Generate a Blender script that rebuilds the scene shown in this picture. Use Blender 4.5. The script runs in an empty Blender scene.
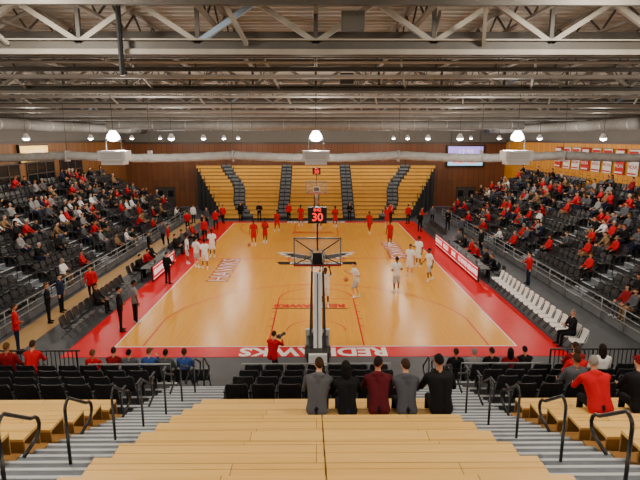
import bpy, math, random
import numpy as np
from mathutils import Vector, Matrix
R = random.Random(11)
scene = bpy.context.scene
COL = scene.collection
def Y(D): return D-18.2
V = lambda *a: np.array(a, float)
def nrm(a):
    a = np.array(a, float); return a/np.linalg.norm(a)

# ---------------------------------------------------------------- materials
def pmat(name, col, rough=.6, metal=0., emis=None, estr=0., noise=0., nscale=4., coat=0., alpha=1., spec=.5):
    m = bpy.data.materials.new(name); m.use_nodes = True
    nt = m.node_tree; b = nt.nodes['Principled BSDF']
    c = (*col, 1)
    b.inputs['Base Color'].default_value = c
    b.inputs['Roughness'].default_value = rough
    b.inputs['Metallic'].default_value = metal
    b.inputs['Coat Weight'].default_value = coat
    b.inputs['Alpha'].default_value = alpha
    b.inputs['Specular IOR Level'].default_value = spec
    if emis:
        b.inputs['Emission Color'].default_value = (*emis, 1)
        b.inputs['Emission Strength'].default_value = estr
    if noise > 0:
        g = nt.nodes.new('ShaderNodeNewGeometry')
        n = nt.nodes.new('ShaderNodeTexNoise'); n.inputs['Scale'].default_value = nscale
        n.inputs['Detail'].default_value = 4
        r = nt.nodes.new('ShaderNodeValToRGB')
        r.color_ramp.elements[0].position = .3; r.color_ramp.elements[1].position = .7
        r.color_ramp.elements[0].color = tuple(max(0, x*(1-noise)) for x in col)+(1,)
        r.color_ramp.elements[1].color = tuple(min(1, x*(1+noise)) for x in col)+(1,)
        nt.links.new(g.outputs['Position'], n.inputs['Vector'])
        nt.links.new(n.outputs['Fac'], r.inputs['Fac'])
        nt.links.new(r.outputs['Color'], b.inputs['Base Color'])
    return m

def woodmat(name, c1, c2, c3, length=2.4, width=.12, rough=.3, rot='y', spec=.35, gap=.004):
    """planks; rot y = run along world Y, x = along world X, z = vertical on YZ wall, w = vertical on XZ wall"""
    m = bpy.data.materials.new(name); m.use_nodes = True
    nt = m.node_tree; b = nt.nodes['Principled BSDF']
    g = nt.nodes.new('ShaderNodeNewGeometry')
    s = nt.nodes.new('ShaderNodeSeparateXYZ'); cmb = nt.nodes.new('ShaderNodeCombineXYZ')
    nt.links.new(g.outputs['Position'], s.inputs[0])
    mp = {'y': ('Y', 'X'), 'x': ('X', 'Y'), 'z': ('Z', 'Y'), 'w': ('Z', 'X')}[rot]
    nt.links.new(s.outputs[mp[0]], cmb.inputs['X']); nt.links.new(s.outputs[mp[1]], cmb.inputs['Y'])
    br = nt.nodes.new('ShaderNodeTexBrick')
    br.inputs['Scale'].default_value = 1.0
    br.inputs['Brick Width'].default_value = length
    br.inputs['Row Height'].default_value = width
    br.inputs['Mortar Size'].default_value = gap
    br.inputs['Mortar Smooth'].default_value = .3
    br.inputs['Color1'].default_value = (*c1, 1); br.inputs['Color2'].default_value = (*c2, 1)
    br.inputs['Mortar'].default_value = (*c3, 1)
    br.offset = .37
    nt.links.new(cmb.outputs[0], br.inputs['Vector'])
    mpn = nt.nodes.new('ShaderNodeMapping'); mpn.inputs['Scale'].default_value = (1.2, 22, 1)
    nt.links.new(cmb.outputs[0], mpn.inputs['Vector'])
    n = nt.nodes.new('ShaderNodeTexNoise'); n.inputs['Scale'].default_value = 1.6; n.inputs['Detail'].default_value = 5
    nt.links.new(mpn.outputs[0], n.inputs['Vector'])
    mr = nt.nodes.new('ShaderNodeMapRange'); mr.inputs[3].default_value = .86; mr.inputs[4].default_value = 1.12
    nt.links.new(n.outputs['Fac'], mr.inputs[0])
    mx = nt.nodes.new('ShaderNodeVectorMath'); mx.operation = 'SCALE'
    nt.links.new(br.outputs['Color'], mx.inputs[0]); nt.links.new(mr.outputs[0], mx.inputs['Scale'])
    nt.links.new(mx.outputs[0], b.inputs['Base Color'])
    b.inputs['Roughness'].default_value = rough
    b.inputs['Specular IOR Level'].default_value = spec
    return m

M = {}
M['court'] = woodmat('maple_court', (.90, .425, .052), (.84, .38, .042), (.58, .24, .025), 2.2, .09, .25, 'y', spec=.10, gap=.003)
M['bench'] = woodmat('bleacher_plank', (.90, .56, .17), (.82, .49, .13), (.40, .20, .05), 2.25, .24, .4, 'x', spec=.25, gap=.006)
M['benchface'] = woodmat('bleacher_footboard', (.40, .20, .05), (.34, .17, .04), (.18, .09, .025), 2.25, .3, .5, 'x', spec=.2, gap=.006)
M['farwood'] = woodmat('far_bleacher_wood', (.84, .45, .085), (.78, .40, .07), (.35, .17, .04), 3., .3, .42, 'x', spec=.2, gap=.006)
M['wallwood_r'] = woodmat('oak_wall_panel', (.78, .33, .03), (.68, .27, .022), (.2, .08, .012), 3.0, .6, .5, 'z', spec=.25, gap=.02)
M['wallwood_l'] = woodmat('walnut_wall_panel', (.30, .12, .032), (.22, .09, .025), (.05, .025, .01), 3.0, .6, .5, 'z', gap=.02)
M['wallwood_b'] = woodmat('mahogany_wall_panel', (.20, .07, .025), (.16, .055, .02), (.05, .02, .01), 3.0, .6, .5, 'w', gap=.02)
M['tan'] = woodmat('tan_floor', (.50, .30, .11), (.46, .27, .10), (.3, .18, .07), 2.2, .12, .4, 'y', spec=.2)
M['red'] = pmat('court_red_paint', (.68, .004, .012), .32, noise=.06, spec=.08)
M['white'] = pmat('court_white_paint', (.9, .89, .86), .35, spec=.2)
M['blackp'] = pmat('court_black_paint', (.010, .010, .012), .35, spec=.08)
M['floor'] = pmat('concrete_floor', (.075, .08, .09), .5, noise=.15, nscale=1.5, spec=.25)
M['conc'] = pmat('stand_concrete', (.15, .155, .165), .75, noise=.12, nscale=3, spec=.3)
M['step'] = pmat('aisle_step_grey', (.17, .19, .22), .6, noise=.12, nscale=5, spec=.3)
M['nose'] = pmat('step_nosing', (.56, .59, .62), .5)
M['darkdeck'] = pmat('dark_deck', (.034, .036, .040), .6, noise=.15, nscale=5, spec=.3)
M['seat'] = pmat('black_seat_plastic', (.016, .0165, .019), .40, spec=.5)
M['seatmetal'] = pmat('seat_metal', (.12, .12, .125), .4, .7)
M['whiteseat'] = pmat('white_seat_vinyl', (.85, .84, .82), .45)
M['rail'] = pmat('black_rail_steel', (.010, .010, .012), .35, .2)
M['greyrail'] = pmat('grey_rail_steel', (.33, .34, .35), .4, .5)
M['steel'] = pmat('painted_truss_steel', (.27, .25, .215), .6, noise=.12, nscale=2, spec=.3)
M['steeld'] = pmat('dark_truss_steel', (.075, .069, .06), .6, noise=.12, nscale=2, spec=.3)
M['steelblue'] = pmat('blue_primer_steel', (.22, .30, .42), .6)
M['deck'] = pmat('roof_deck', (.56, .555, .53), .6, noise=.07, nscale=1)
M['duct'] = pmat('grey_duct_metal', (.24, .235, .225), .7, noise=.12, nscale=3)
M['curtain'] = pmat('grey_curtain_fabric', (.38, .38, .375), .8, noise=.15, nscale=5)
M['pipe'] = pmat('galvanised_pipe', (.40, .385, .36), .45, .4)
M['lampbox'] = pmat('lamp_housing', (.80, .81, .83), .4)
M['lamp'] = pmat('lamp_glow', (1, 1, 1), .4, emis=(1, .98, .95), estr=16)
M['padwhite'] = pmat('white_pad', (.75, .75, .75), .45)
M['padblack'] = pmat('black_pad', (.015, .015, .017), .45)
M['padred'] = pmat('red_pad', (.5, .012, .015), .45)
M['glass'] = pmat('backboard_glass', (.75, .8, .82), .08, alpha=.10, spec=.3)
M['rim'] = pmat('orange_rim', (.8, .13, .02), .35, .3)
M['net'] = pmat('net_cord', (.8, .8, .8), .8)
M['digit'] = pmat('red_led', (.6, .01, .01), .4, emis=(1, .015, .01), estr=2.2)
M['ledred'] = pmat('red_led_board', (.62, .008, .02), .4, emis=(.9, .01, .03), estr=.35, spec=.2)
M['ledwhite'] = pmat('white_led_text', (.9, .9, .9), .4, emis=(1, 1, 1), estr=.9)
M['ledpurple'] = pmat('violet_screen', (.35, .25, .6), .3, emis=(.45, .28, .95), estr=1.3)
M['ledyellow'] = pmat('amber_screen', (.8, .55, .1), .3, emis=(1, .55, .08), estr=2)
M['ledcyan'] = pmat('cyan_screen', (.2, .6, .8), .3, emis=(.35, .75, 1), estr=1.2)
M['windowd'] = pmat('dark_window_glass', (.015, .016, .02), .12)
M['trim'] = pmat('dark_trim', (.06, .035, .02), .5)
M['banner_w'] = pmat('white_banner_cloth', (.85, .84, .82), .8)
M['banner_r'] = pmat('red_banner_cloth', (.6, .02, .025), .8)
M['wallup'] = pmat('upper_wall_paint', (.16, .15, .135), .8, noise=.06)
M['door'] = pmat('door_paint', (.05, .045, .04), .5)
M['ball'] = pmat('basketball_leather', (.65, .2, .05), .55, noise=.1, nscale=60)
M['laptop'] = pmat('laptop_shell', (.08, .08, .09), .4)
# people material : colour attribute
pm = bpy.data.materials.new('figure_cloth_and_skin'); pm.use_nodes = True
_b = pm.node_tree.nodes['Principled BSDF']
_a = pm.node_tree.nodes.new('ShaderNodeAttribute'); _a.attribute_name = 'Col'
pm.node_tree.links.new(_a.outputs['Color'], _b.inputs['Base Color'])
_b.inputs['Roughness'].default_value = .8
_b.inputs['Specular IOR Level'].default_value = .2
M['person'] = pm

# ---------------------------------------------------------------- mesh builder
class MB:
    def __init__(s): s.v = []; s.f = []; s.m = []; s.mats = []
    def mi(s, mat):
        if mat not in s.mats: s.mats.append(mat)
        return s.mats.index(mat)
    def add(s, vs, fs, mat):
        o = len(s.v); k = s.mi(mat)
        s.v.extend([tuple(map(float, p)) for p in vs])
        for f in fs: s.f.append(tuple(i+o for i in f)); s.m.append(k)
    def box(s, cx, cy, cz, sx, sy, sz, mat, M4=None):
        vs = [(cx+a*sx/2, cy+b*sy/2, cz+c*sz/2) for a in (-1, 1) for b in (-1, 1) for c in (-1, 1)]
        if M4 is not None: vs = [tuple(M4 @ Vector(p)) for p in vs]
        s.add(vs, [(0, 1, 3, 2), (4, 6, 7, 5), (0, 4, 5, 1), (2, 3, 7, 6), (0, 2, 6, 4), (1, 5, 7, 3)], mat)
    def b2(s, x0, x1, y0, y1, z0, z1, mat):
        s.box((x0+x1)/2, (y0+y1)/2, (z0+z1)/2, x1-x0, y1-y0, z1-z0, mat)
    def beam(s, a, b, w, h, mat):
        a = V(*a); b = V(*b); d = nrm(b-a)
        up = V(0, 0, 1) if abs(d[2]) < .95 else V(0, 1, 0)
        l = nrm(np.cross(d, up)); u = np.cross(l, d)
        vs = [p+l*i*w/2+u*j*h/2 for p in (a, b) for i, j in ((-1, -1), (1, -1), (1, 1), (-1, 1))]
        s.add(vs, [(0, 3, 2, 1), (4, 5, 6, 7), (0, 1, 5, 4), (1, 2, 6, 5), (2, 3, 7, 6), (3, 0, 4, 7)], mat)
    def tube(s, pts, r, mat, n=8, r2=None):
        pts = [V(*p) for p in pts]; N = len(pts); vs = []; fs = []
        prev = None
        for i, p in enumerate(pts):
            d = nrm(pts[min(i+1, N-1)]-pts[max(i-1, 0)])
            if prev is None:
                ref = V(0, 0, 1) if abs(d[2]) < .9 else V(1, 0, 0)
                u = nrm(np.cross(d, ref))
            else:
                u = nrm(prev-d*np.dot(prev, d))
            prev = u; w = np.cross(d, u)
            rr = r if r2 is None else r+(r2-r)*i/(N-1)
            for k in range(n):
                a = 2*math.pi*k/n; vs.append(p+rr*(math.cos(a)*u+math.sin(a)*w))
        for i in range(N-1):
            for k in range(n):
                a = i*n+k; b = i*n+(k+1) % n; fs.append((a, b, b+n, a+n))
        fs.append(tuple(range(n))[::-1]); fs.append(tuple(range((N-1)*n, N*n)))
        s.add(vs, fs, mat)
    def torus(s, c, Rr, r, mat, n=24, k=8):
        vs = []; fs = []
        for i in range(n):
            a = 2*math.pi*i/n
            for j in range(k):
                b = 2*math.pi*j/k
                vs.append((c[0]+(Rr+r*math.cos(b))*math.cos(a), c[1]+(Rr+r*math.cos(b))*math.sin(a), c[2]+r*math.sin(b)))
        for i in range(n):
            for j in range(k):
                fs.append((i*k+j, ((i+1) % n)*k+j, ((i+1) % n)*k+(j+1) % k, i*k+(j+1) % k))
        s.add(vs, fs, mat)
    def ell(s, c, r, mat, nu=12, nv=8):
        v, q, t = ellipsoid(c, r, nu, nv); s.add(v, [tuple(x) for x in q]+[tuple(x) for x in t], mat)
    def poly(s, pts, z0, mat):
        a = sum(pts[i][0]*pts[(i+1) % len(pts)][1]-pts[(i+1) % len(pts)][0]*pts[i][1] for i in range(len(pts)))
        if a < 0: pts = pts[::-1]
        s.add([(p[0], p[1], z0) for p in pts], [tuple(range(len(pts)))], mat)
    def obj(s, name, smooth=False, bevel=0, parent=None, origin=None):
        me = bpy.data.meshes.new(name)
        vs = np.array(s.v)
        if origin is None: o = (vs.min(0)+vs.max(0))/2; o[2] = vs[:, 2].min()
        else: o = V(*origin)
        me.from_pydata((vs-o).tolist(), [], s.f)
        for m in s.mats: me.materials.append(m)
        me.polygons.foreach_set('material_index', s.m)
        if smooth: me.polygons.foreach_set('use_smooth', [True]*len(s.f))
        me.update()
        ob = bpy.data.objects.new(name, me); COL.objects.link(ob); ob.location = o
        if bevel:
            bm_ = ob.modifiers.new('bevel', 'BEVEL'); bm_.width = bevel; bm_.segments = 2; bm_.limit_method = 'ANGLE'
        if parent: ob.parent = parent
        return ob
    def stamp(s, other, mats4):
        ov = np.array(other.v)
        idx = [s.mi(m) for m in other.mats]
        for M4 in mats4:
            A = np.array(M4); nv = ov@A[:3, :3].T+A[:3, 3]
            o = len(s.v); s.v.extend(map(tuple, nv.tolist()))
            s.f.extend([tuple(i+o for i in f) for f in other.f]); s.m.extend([idx[k] for k in other.m])

def ellipsoid(c, r, nu=10, nv=7):
    vs = [(c[0], c[1], c[2]+r[2])]
    for j in range(1, nv):
        ph = math.pi*j/nv
        for i in range(nu):
            th = 2*math.pi*i/nu
            vs.append((c[0]+r[0]*math.sin(ph)*math.cos(th), c[1]+r[1]*math.sin(ph)*math.sin(th), c[2]+r[2]*math.cos(ph)))
    vs.append((c[0], c[1], c[2]-r[2]))
    q = []; t = []
    for i in range(nu):
        t.append((0, 1+i, 1+(i+1) % nu))
        b = 1+(nv-2)*nu; t.append((len(vs)-1, b+(i+1) % nu, b+i))
    for j in range(nv-2):
        for i in range(nu):
            a = 1+j*nu+i; b = 1+j*nu+(i+1) % nu
            q.append((a, a+nu, b+nu, b))
    return np.array(vs), np.array(q).reshape(-1, 4), np.array(t).reshape(-1, 3)

def text_mb(mb, txt, size, mat, M4, extrude=.002, bold=0., xs=1.):
    cu = bpy.data.curves.new('tmp_text', 'FONT'); cu.body = txt; cu.size = size
    cu.align_x = 'CENTER'; cu.align_y = 'CENTER'; cu.extrude = extrude; cu.offset = bold; cu.resolution_u = 3
    ob = bpy.data.objects.new('tmp_text', cu); COL.objects.link(ob)
    dg = bpy.context.evaluated_depsgraph_get(); dg.update()
    me = bpy.data.meshes.new_from_object(ob.evaluated_get(dg))
    vs = [tuple(M4 @ Vector((v.co.x*xs, v.co.y, v.co.z))) for v in me.vertices]
    mb.add(vs, [tuple(p.vertices) for p in me.polygons], mat)
    bpy.data.objects.remove(ob); bpy.data.meshes.remove(me)
def TR(x, y, z, rz=0, rx=0, ry=0, s=1):
    return Matrix.Translation((x, y, z)) @ Matrix.Rotation(rz, 4, 'Z') @ Matrix.Rotation(ry, 4, 'Y') @ Matrix.Rotation(rx, 4, 'X') @ Matrix.Scale(s, 4)

# ================================================================ COURT
L, W2 = 28.65, 7.62
mb = MB(); mb.b2(-21.5, 21.5, -24, 40, -.2, -.012, M['floor']); mb.obj('floor')
mb = MB()
mb.b2(-9.27, 9.27, -.95, L+.95, -.012, 0, M['red'])
mb.b2(-W2, W2, 0, L, 0, .002, M['court'])
mb.b2(-12.2, -11.0, -1, 31, -.012, .0, M['tan'])
zl = .005
def strip(x0, x1, y0, y1, mat, z=zl): mb.b2(x0, x1, y0, y1, .001, z, mat)
def arc(cx, cy, r, a0, a1, w, mat, z=zl, n=48):
    vs = []; fs = []
    for i in range(n+1):
        a = a0+(a1-a0)*i/n
        for rr in (r-w/2, r+w/2): vs.append((cx+rr*math.cos(a), cy+rr*math.sin(a), z))
    for i in range(n): fs.append((2*i, 2*i+1, 2*i+3, 2*i+2))
    mb.add(vs, fs, mat)
mb.b2(-W2-.05, -W2+.0, -.05, L+.05, 0, zl, M['white']); mb.b2(W2, W2+.05, -.05, L+.05, 0, zl, M['white'])
mb.b2(-W2, W2, -.05, 0, 0, zl, M['white']); mb.b2(-W2, W2, L, L+.05, 0, zl, M['white'])
strip(-W2, W2, L/2-.04, L/2+.04, M['red'])
arc(0, L/2, 1.83, 0, 2*math.pi, .07, M['red'])
for s, yb in ((1, 0), (-1, L)):
    q = lambda a: yb+s*a
    for x in (-1.83, 1.83): strip(x-.03, x+.03, min(q(0), q(5.8)), max(q(0), q(5.8)), M['red'])
    strip(-1.83, 1.83, min(q(5.77), q(5.82)), max(q(5.77), q(5.82)), M['red'])
    for k in range(4):
        yy = q(2.1+k*.9)
        for sx in (-1, 1): strip(sx*1.93-.08, sx*1.93+.08, yy-.04, yy+.04, M['red'])
    a0, a1 = (0, math.pi) if s == 1 else (math.pi, 2*math.pi)
    arc(0, q(5.8), 1.83, a0, a1, .06, M['red'])
    arc(0, q(1.575), 6.75, a0+.21, a1-.21, .06, M['red'], n=64)
    xe = 6.75*math.cos(.21)
    for sx in (-1, 1): strip(sx*xe-.03, sx*xe+.03, min(q(0), q(1.575+6.75*math.sin(.21))), max(q(0), q(1.575+6.75*math.sin(.21))), M['red'])
    arc(0, q(1.575), 1.22, a0, a1, .04, M['red'], n=24)
# lettering
text_mb(mb, 'REDHAWKS', 1.0, M['white'], TR(-.1, -.5, .006, math.pi), bold=.035, xs=1.02)
text_mb(mb, 'REDHAWKS', 1.0, M['white'], TR(0, L+.5, .006, 0), bold=.035, xs=1.02)
for (x, y, r) in ((-5.45, 11.6, math.pi/2), (5.45, L-11.6, -math.pi/2)):
    text_mb(mb, 'HAWKS', 1.5, M['blackp'], TR(x, y, .006, r), bold=.10)
    text_mb(mb, 'HAWKS', 1.5, M['red'], TR(x, y, .009, r), bold=.07)
    text_mb(mb, 'HAWKS', 1.5, M['white'], TR(x, y, .012, r), bold=-.01)
for (y, r) in ((4.75, math.pi), (L-4.75, 0)):
    text_mb(mb, 'REDHAWKS', .62, M['red'], TR(-.3, y, .006, r), bold=.03)
    mb.poly([(-2.0, y-.45), (1.4, y-.45), (1.6, y-.36), (-2.1, y-.36)], .008, M['blackp'])
# centre hawk mark (spread wings, hooked head)
def shape(pts, mat, z, sc=1., oy=L/2):
    n = [(p[0]*sc, oy+p[1]*sc) for p in pts]
    mb.poly(n, z, mat)
wing = [(-.1, .1), (-.6, .9), (-1.5, 1.5), (-2.3, 1.6), (-1.9, 1.15), (-2.1, 1.0), (-1.6, .7), (-1.75, .5), (-1.25, .3), (-1.35, .05), (-.8, -.1), (-.3, -.6)]
wing2 = [(-p[0], p[1]) for p in wing]
body = [(-.35, .5), (-.1, .95), (.3, 1.0), (.62, .75), (.5, .62), (.32, .6), (.3, .1), (.25, -.9), (.5, -1.6), (0, -1.35), (-.5, -1.6), (-.25, -.9)]
shape(wing, M['white'], .007, 1.22); shape(wing2, M['white'], .007, 1.22)
shape(wing, M['blackp'], .009, 1.02); shape(wing2, M['blackp'], .009, 1.02)
shape(body, M['blackp'], .011, 1.3); shape(body, M['red'], .013, .95)
shape([(-2.5, -.9), (2.5, -.9), (2.3, -1.6), (-2.3, -1.6)], M['blackp'], .012)
text_mb(mb, 'REDHAWKS', .62, M['white'], TR(0, L/2-1.25, .014, 0), bold=.02)
mb.obj('basketball_court')

# ================================================================ ROOM SHELL
XW = 21.5; ZD = 10.85
mb = MB()
mb.b2(-XW-.3, -XW, -24, 40, 0, 7.4, M['wallwood_l']); mb.b2(-XW-.3, -XW, -24, 40, 7.4, ZD, M['wallup']); mb.obj('wall_left')
mb = MB()
mb.b2(XW, XW+.3, -24, 40, 0, 7.4, M['wallwood_r']); mb.b2(XW, XW+.3, -24, 40, 7.4, ZD, M['wallup']); mb.obj('wall_right')
mb = MB()
mb.b2(-XW, XW, 40, 40.3, 0, 7.2, M['wallwood_b']); mb.b2(-XW, XW, 40, 40.3, 7.2, ZD, M['wallup']); mb.obj('wall_back')
mb = MB(); mb.b2(-XW, XW, -24.3, -24, 0, ZD, M['wallup']); mb.obj('wall_front')
for i, (y0, y1) in enumerate(((10, 14.5), (15, 19), (20, 24), (25, 29))):
    mb = MB(); mb.b2(-XW, -XW+.04, y0, y1, 4.3, 5.9, M['windowd'])
    for yy in np.linspace(y0, y1, 4): mb.b2(-XW, -XW+.08, yy-.05, yy+.05, 4.25, 5.95, M['trim'])
    for zz in (4.25, 5.1, 5.95): mb.b2(-XW, -XW+.08, y0-.05, y1+.05, zz-.05, zz+.05, M['trim'])
    mb.obj('window_%d' % (i+1))
for i, x in enumerate((17.2, -17.2)):
    mb = MB()
    mb.b2(x-1, x+1, 39.94, 40, 0, 2.2, M['door']); mb.b2(x-.02, x+.02, 39.9, 40, 0, 2.2, M['trim'])
    mb.b2(x-1.1, x-1, 39.9, 40, 0, 2.3, M['trim']); mb.b2(x+1, x+1.1, 39.9, 40, 0, 2.3, M['trim']); mb.b2(x-1.1, x+1.1, 39.9, 40, 2.2, 2.3, M['trim'])
    for sx in (-.15, .15): mb.tube([(x+sx, 39.87, .95), (x+sx, 39.87, 1.25)], .02, M['greyrail'])
    mb.b2(x-.9, x-.3, 39.9, 40, 1.2, 1.9, M['windowd']); mb.b2(x+.3, x+.9, 39.9, 40, 1.2, 1.9, M['windowd'])
    mb.obj('door_%d' % (i+1))
for nm, x in (('trim_1', -XW+.06), ('trim_2', XW-.06)):
    mb = MB(); mb.b2(x-.05, x+.05, -24, 40, 7.35, 7.55, M['trim']); mb.obj(nm)
mb = MB(); mb.b2(-XW, XW, 39.88, 40, 7.1, 7.35, M['trim']); mb.obj('trim_3')
# corrugated ceiling deck
mb = MB(); vs = []; fs = []; y = -24.; prof = []
while y < 40: prof += [(y, ZD), (y+.12, ZD), (y+.16, ZD+.09), (y+.36, ZD+.09)]; y += .4
for (yy, zz) in prof: vs += [(-XW, yy, zz), (XW, yy, zz)]
for i in range(len(prof)-1): fs.append((2*i, 2*i+1, 2*i+3, 2*i+2))
mb.add(vs, fs, M['deck']); mb.b2(-XW-.3, XW+.3, -24.3, 40.3, ZD+.12, ZD+.3, M['deck']); mb.obj('ceiling')
# ---- roof trusses
ZB, ZT = 9.58, 10.55
TD = [1.75, 10.9, 20.1, 29.2, 38.3, 47.5, 55.8]
for ti, D in enumerate(TD):
    y = Y(D); mb = MB()
    for z, h in ((ZB, .30), (ZT, .28)):
        mb.b2(-XW, XW, y-.14, y+.14, z+h/2-.03, z+h/2, M['steel']); mb.b2(-XW, XW, y-.14, y+.14, z-h/2, z-h/2+.03, M['steel'])
        mb.b2(-XW, XW, y-.05, y+.05, z-h/2, z+h/2, M['steeld'])
        mb.b2(-XW, XW, y-.16, y-.13, z-h/2, z-h/2+.10, M['steel'])
    n = 18; dx = 2*XW/n
    for i in range(n):
        x0 = -XW+i*dx
        mb.beam((x0, y, ZB+.1), (x0+dx/2, y, ZT-.1), .1, .1, M['steelblue'] if (i+ti*5) % 9 == 4 else M['steel']); mb.beam((x0+dx/2, y, ZT-.1), (x0+dx, y, ZB+.1), .1, .1, M['steel'])
        mb.beam((x0, y, ZB+.1), (x0, y, ZT-.1), .08, .08, M['steeld'])
        if D < 55 and i % 2 == 0:
            mb.beam((x0, y+.1, ZB+.05), (x0+.5, y+1.7, ZT+.1), .07, .07, M['steel'])
            mb.beam((x0+1, y-.1, ZB+.05), (x0+.5, y-1.7, ZT+.1), .07, .07, M['steel'])
    mb.obj('roof_truss')
# ---- bar joists
mb = MB()
for i in range(-9, 10):
    x = i*2.25
    mb.b2(x-.06, x+.06, -23.8, 39.8, 10.74, 10.82, M['steel']); mb.b2(x-.05, x+.05, -23.8, 39.8, 10.22, 10.28, M['steel'])
    y = -23.5; k = 0
    while y < 39:
        a, b = (10.25, 10.76) if k % 2 == 0 else (10.76, 10.25)
        mb.beam((x, y, a), (x, y+.75, b), .035, .035, M['steeld']); y += .75; k += 1
for y in np.arange(Y(3.5), 38, 3.05):   # cross purlins / bridging
    mb.b2(-XW+.1, XW-.1, y-.05, y+.05, 10.08, 10.22, M['steeld'])
mb.obj('bar_joists')
mb = MB()
for D, z, r in ((13.5, 9.95, .06), (15.2, 9.9, .04), (17.4, 9.75, .07), (23, 9.55, .06), (25.5, 9.3, .10), (27.2, 9.1, .05), (31.5, 9.35, .07), (34, 9.2, .1), (36, 9.0, .06), (41, 9.2, .07), (44, 9.1, .12), (50, 9.0, .12), (53, 8.8, .14)):
    mb.tube([(-XW+.1, Y(D), z), (XW-.1, Y(D), z)], r, M['pipe'] if int(D) % 2 else M['duct'], 8)
    for x in range(-18, 19, 6): mb.tube([(x, Y(D), z), (x, Y(D), 10.8)], .012, M['steeld'], 4)
mb.tube([(-3.85, Y(10.6), 9.0), (-3.85, Y(10.6), 10.8)], .055, M['rail'], 8)
mb.b2(.5, .95, Y(10.5), Y(10.7), 9.85, 10.2, M['steeld']); mb.b2(.9, 1.4, Y(19.6), Y(19.85), 9.75, 10.15, M['steeld'])
mb.obj('conduit_pipes', smooth=False)
# large air ducts
for x in (-18.8, 18.8):
    mb = MB()
    mb.tube([(x, 12, 8.6), (x, 39, 8.6)], .36, M['duct'], 16)
    for y in np.arange(12.5, 39, 3): mb.tube([(x, y, 8.6), (x, y+.08, 8.6)], .39, M['pipe'], 16)
    for y in np.arange(12.5, 39, 6): mb.tube([(x, y, 8.9), (x, y, 10.8)], .015, M['steeld'], 4)
    mb.obj('air_duct', smooth=True)
for D in (40, 49.5):
    mb = MB()
    mb.tube([(-16, Y(D), 8.75), (16, Y(D), 8.75)], .30, M['duct'], 16)
    for x in np.arange(-15, 16, 2.5): mb.tube([(x, Y(D), 8.75), (x+.08, Y(D), 8.75)], .33, M['pipe'], 16)
    for x in np.arange(-15, 16, 5): mb.tube([(x, Y(D), 9), (x, Y(D), 10.8)], .015, M['steeld'], 4)
    mb.obj('air_duct', smooth=True)
# rolled divider curtain
mb = MB(); pts = []
for i in range(161):
    x = -XW+.2+i*(2*XW-.4)/160
    pts.append((x, Y(24.3)+.012*math.sin(i*1.7), 6.98-.13*abs(math.sin(math.pi*(x+3.9)/7.8))+.012*math.sin(i*2.3)))
mb.tube(pts, .2, M['curtain'], 12)
for x in np.arange(-19.5, 20, 3.9):
    mb.tube([(x, Y(24.3), 7.1), (x, Y(24.3), 10.8)], .012, M['steeld'], 4)
    mb.b2(x-.04, x+.04, Y(24.3)-.23, Y(24.3)+.23, 6.7, 7.2, M['curtain'])
mb.obj('rolled_divider_curtain', smooth=True)

# ================================================================ LIGHTS
LCOL = (1, .90, .76)
def point(x, y, z, p, r=.3, col=LCOL):
    l = bpy.data.lights.new('lamp_light', 'POINT'); l.energy = p; l.shadow_soft_size = r; l.color = col
    o = bpy.data.objects.new('lamp_light', l); o.location = (x, y, z); COL.objects.link(o); return o
def pendant(x, y, big=False, z=7.8):
    mb = MB()
    if z < 9: mb.tube([(x, y, z+.28), (x, y, 10.8)], .012, M['steeld'], 6)
    if big:
        prof = [(.10, .26), (.14, .2), (.22, .08), (.25, -.04)]
    else:
        prof = [(.08, .22), (.11, .16), (.18, .05), (.20, -.04)]
    n = 16; vs = []; fs = []
    for r, h in prof:
        for k in range(n):
            a = 2*math.pi*k/n; vs.append((x+r*math.cos(a), y+r*math.sin(a), z+h))
    for j in range(len(prof)-1):
        for k in range(n): fs.append((j*n+k, j*n+(k+1) % n, (j+1)*n+(k+1) % n, (j+1)*n+k))
    fs.append(tuple(range(n)))
    mb.add(vs, fs, M['lamp'] if big else M['lampbox'])
    rr = .22 if big else .17
    mb.ell((x, y, z-.05), (rr, rr, .10), M['lamp'], 14, 8)
    if big:
        for sx in (-.3, .3): mb.tube([(x+sx, y, 7.3), (x+sx, y, 7.75)], .02, M['steeld'], 6)
        mb.b2(x-.3, x+.3, y-.03, y+.03, 7.66, 7.72, M['steeld'])
        mb.b2(x-.52, x+.52, y-.35, y+.35, 6.92, 7.3, M['lampbox']); mb.b2(x-.42, x+.42, y-.28, y+.28, 6.77, 6.92, M['lampbox'])
        for k in range(3): mb.b2(x-.4, x+.4, y-.36, y-.34, 7.02+k*.08, 7.035+k*.08, M['steel'])
    return mb.obj('pendant_lamp')
PW = 440
for x in (-7.8, 0, 7.8):
    pendant(x, Y(20), True)
    point(x, Y(20)+.75, 7.5, PW*.9, .2)
for D in (28, 36, 44, 52):
    for x in (-15.6, -7.8, 0, 7.8, 15.6):
        if x == 0 and D in (36, 44): continue
        pendant(x, Y(D)); point(x, Y(D), 7.45, PW, .2)
for D, xs_ in ((0, (-12, -5, 5, 12)), (8.5, (-12, -5, 5, 12)), (16.5, (-16, 16))):  # unseen lamps, added up in the roof to keep the near end lit
    for x in xs_: pendant(x, Y(D), z=10.3); point(x, Y(D), 9.95, PW*1.45, .25)
w = bpy.data.worlds.new('World'); scene.world = w; w.use_nodes = True
w.node_tree.nodes['Background'].inputs[0].default_value = (.8, .85, 1, 1); w.node_tree.nodes['Background'].inputs[1].default_value = .4

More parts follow.
